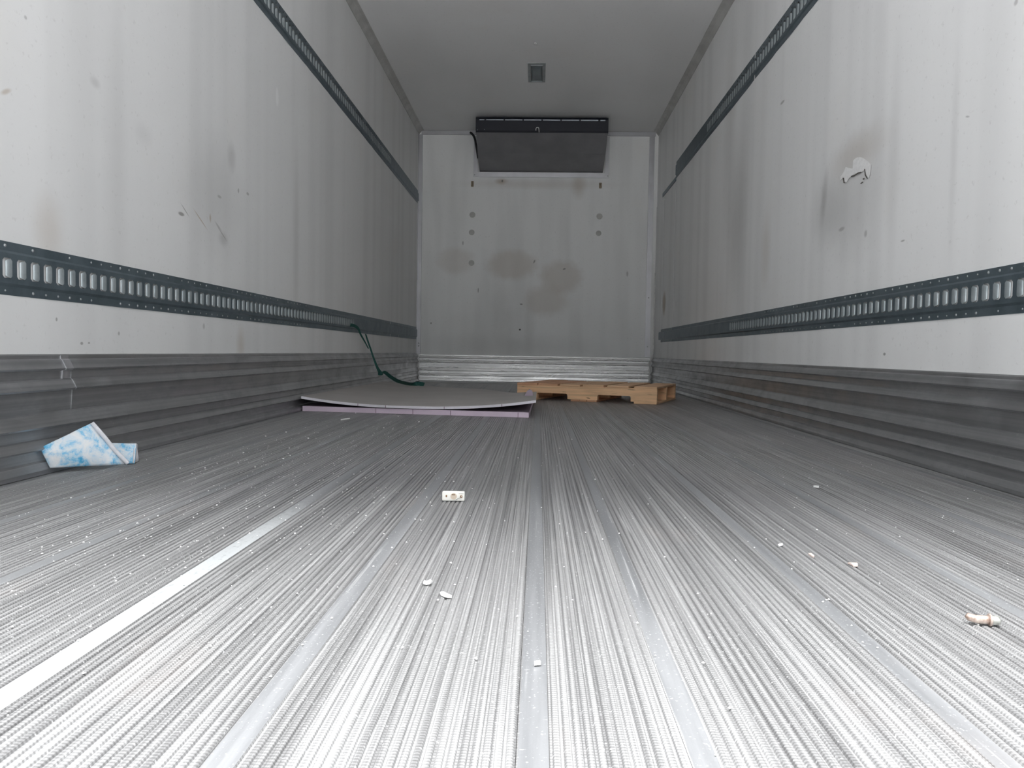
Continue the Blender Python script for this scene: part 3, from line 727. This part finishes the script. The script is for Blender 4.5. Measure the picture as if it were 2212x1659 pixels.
tube('wire', [(0.0160,-0.002,0.0088), (0.012,-0.003,0.0070), (0.0085,-0.003,0.0050), (0.0062,-0.002,0.0030)], 0.0005, M_core, ct, 6)
for i in range(5): 
    cv, cf = box(0.0120+i*0.0021, 0.0132+i*0.0021, -0.0005, 0.001, 0.0158, 0.0176); obj('moulded_mark', cv, cf, simple('moulded_grey', (0.45,0.45,0.43), 0.6) if i == 0 else bpy.data.materials['moulded_grey'], dv)

# ------------------------------------------------------------------ rusty bolt
B0, B1 = at(2088, 1337, 2, 0.006), at(2160, 1342, 2, 0.006)
ax = (B1-B0); BL = ax.length; bo = empty('bolt', (B0.x, B0.y, 0.0)); bo.rotation_euler = (0, 0, math.atan2(ax.y, ax.x))
tag(bo, 'short rusty copper-coloured bolt lying on the ribbed floor', 'bolt')
k = NT('rusty_copper'); nz = k.noise(k.objc(), 160, 4); k.base(k.ramp(nz, [(0.3,(0.34,0.24,0.19)),(0.5,(0.60,0.48,0.42)),(0.7,(0.76,0.70,0.63))])); k.metal(0.55); k.rough(0.38); M_bolt = k.m
tube('shank', [(0.0, 0.002, 0.0105), (0.003, 0.001, 0.0085), (0.010, 0.0, 0.0068), (0.020, 0.0, 0.0064), (BL*0.66, 0.0, 0.0066)], 0.005, M_bolt, bo, 14, [0.0030, 0.0046, 0.0050, 0.0052, 0.0054])
tube('flange', [(BL*0.655, 0, 0.0068), (BL*0.67, 0, 0.0068), (BL*0.72, 0, 0.0068), (BL*0.735, 0, 0.0068)], 0.0075, M_bolt, bo, 18, [0.0064, 0.0076, 0.0076, 0.0064])
tube('head', [(BL*0.73, 0, 0.0068), (BL*0.74, 0, 0.0068), (BL*0.92, 0, 0.0068), (BL*0.97, 0, 0.0068), (BL, 0, 0.0068)], 0.006, simple('steel_bolt_head', (0.55,0.56,0.52), 0.35, 0.7), bo, 6, [0.0058, 0.0062, 0.0062, 0.0052, 0.003])

# ------------------------------------------------------------------ crumbs and chips on the floor
M_crumb = simple('white_foam_crumb', (0.90, 0.90, 0.89), 0.7, 0, .04)
def crumb_mesh(i, mat, rough=0.35):
    bm = bmesh.new(); bmesh.ops.create_icosphere(bm, subdivisions=1, radius=1.0); r_ = random.Random(i)
    for q in bm.verts: q.co *= 1+r_.uniform(-rough, rough*0.6)
    lo = min(q.co.z for q in bm.verts)
    for q in bm.verts: q.co.z -= lo
    me = bpy.data.meshes.new('foam_crumb'); bm.to_mesh(me); bm.free(); me.materials.append(mat); return me
CR = [crumb_mesh(i, M_crumb) for i in range(5)]
big = [(153,1077,5),(389,1012,4),(415,1024,3.5),(443,1012,5.5),(440,1024,3),(422,1035,3.5),(514,1000,4),(551,1010,4),(612,992,5),(627,985,4),(625,969,3.5),(574,943,4),(618,935,4.5),(666,948,5),(667,980,3.5),(526,979,4),
       (450,1061,4),(486,1056,3.5),(468,1092,4.5),(560,1095,4),(592,1098,5.5),(341,1115,4),(370,1137,4),(637,1153,4.5),(282,1240,5),(253,1059,4),(1119,990,4),(961,1041,3.5),(980,1041,4),(888,1026,3.5),(1209,970,3.5),(1015,935,3),
       (1235,950,3.5),(1020,1056,3.5),(1057,1098,3.5),(922,1075,3.5),(1765,1145,4.5),(1935,1140,3.5),(1778,1301,6),(1785,1297,5),(1589,1212,5),(1630,1183,3.5),(1715,1215,3.5),(1840,1352,4.5),(1895,1400,5.5),(1862,1408,4),
       (2032,1017,3.5),(2160,1056,3.5),(1368,1005,3),(1315,1009,3),(1285,1037,4.5),(858,1396,5),(994,1457,6),(974,1217,6),(1077,1317,4.5),(900,1075,3.5),(768,893,3),(750,906,3),(829,925,4),(860,900,3),(905,912,3.5),
       (640,1097,3.5),(700,1100,3.5),(770,1140,3.5),(655,1222,3.5),(535,1118,3.5),(245,1200,4),(215,1330,5),(150,1330,4.5),(2090,1310,4),(1710,1230,4),(1655,1165,3.5),(1693,1145,3.5),(1480,1120,4),(1290,1105,4),(1400,1090,3.5)]
for i, (px, py, d) in enumerate(big):
    P = at(px, py, 2, 0.0); s = d*P.y/F*0.5
    o = inst('foam_crumb', CR[i % 5], None, (P.x, P.y, -0.0004), (0, 0, random.random()*6), (s, s*random.uniform(0.8, 1.3), s*0.8))
    tag(o, 'white foam crumb lying loose on the ribbed floor', 'crumb', 'foam crumbs on the floor')
# flakes and slivers
M_flake = simple('white_flake', (0.88, 0.88, 0.87), 0.6, 0, .05)
def flake(name, pts, th, mat, label, cat):
    v = [at(px, py, 2, 0.0) for px, py in pts]; c = sum(v, Vector())/len(v); n = len(v)
    vv = [p-c+Vector((0,0,0.0005+0.001*math.sin(i*2.3)**2)) for i, p in enumerate(v)] + [p-c+Vector((0,0,th+0.001*math.sin(i*2.3)**2)) for i, p in enumerate(v)]
    f = [tuple(range(n-1,-1,-1)), tuple(range(n, 2*n))] + [(i, (i+1)%n, n+(i+1)%n, n+i) for i in range(n)]
    o = obj(name, vv, f, mat); o.location = (c.x, c.y, 0); return tag(o, label, cat)
flake('paint_flake', [(950,1283),(958,1283),(966,1288),(975,1291),(976,1293),(968,1294),(960,1292),(953,1288)], 0.003, M_flake, 'long white flake on the ribs between the socket block and the doors', 'flake')
flake('paint_flake', [(914,1262),(917,1258),(921,1261),(930,1256),(933,1259),(929,1264),(920,1266)], 0.003, M_flake, 'ragged white flake beside the long white flake', 'flake')
flake('plaster_chip', [(1154,1436),(1166,1435),(1168,1439),(1154,1440)], 0.004, M_flake, 'small pale chip on the flat middle strip of the floor', 'chip')
flake('foam_sliver', [(736,907),(746,905),(756,904.5),(756,906),(746,907),(736,909)], 0.003, M_flake, 'thin pale sliver on the floor in front of the foam boards', 'sliver')
flake('foam_sliver', [(1757,1051),(1769,1052),(1769,1055),(1757,1053.5)], 0.003, M_flake, 'short white sliver on the floor on the pallet side of the trailer', 'sliver')
flake('foam_sliver', [(1680,1179),(1690,1177),(1691,1180),(1682,1182)], 0.003, M_flake, 'tiny white splinter on the floor between the bolt and the socket block', 'sliver')
M_pk = simple('pinkish_crumb', (0.72, 0.60, 0.55), 0.7)
flake('dried_scrap', [(1746,1199),(1752,1199),(1759,1205),(1756,1206)], 0.003, M_pk, 'pinkish dried scrap on the ribs, the smaller of two', 'scrap')
flake('dried_scrap', [(1831,1219),(1842,1220),(1852,1221),(1853,1225),(1843,1225),(1838,1222)], 0.003, M_pk, 'pinkish dried scrap on the ribs, the larger of two', 'scrap')
# fine crumbs, too many to count
rv = random.Random(11); v = []; f = []
def add_crumb(x, y, s):
    k = len(v); a = rv.random()*6
    for j in range(4): v.append((x+s*math.cos(a+j*1.571), y+s*math.sin(a+j*1.571), 0.0003))
    v.append((x, y, s*1.1)); f.extend([(k,k+1,k+4),(k+1,k+2,k+4),(k+2,k+3,k+4),(k+3,k,k+4)])
for _ in range(1500):
    if rv.random() < 0.72: x, y = rv.gauss(-0.62, 0.30), rv.uniform(0.7, 3.6)
    else: x, y = rv.uniform(-0.9, 1.1), rv.uniform(0.6, 3.4)
    if -1.18 < x < 1.12: add_crumb(x, y, rv.choice((0.0008, 0.0010, 0.0012, 0.0015, 0.0019)))
for _ in range(26):                       # short rows caught along the ribs
    x, y = rv.gauss(-0.68, 0.22), rv.uniform(1.0, 2.8)
    for k_ in range(rv.randint(6, 16)): y += rv.uniform(0.006, 0.03); add_crumb(x+rv.uniform(-.001,.001), y, rv.uniform(0.0006, 0.0012))
o = obj('foam_dust', v, f, M_crumb); o['kind'] = 'stuff'; tag(o, 'fine white foam dust scattered over the ribbed floor', 'dust')
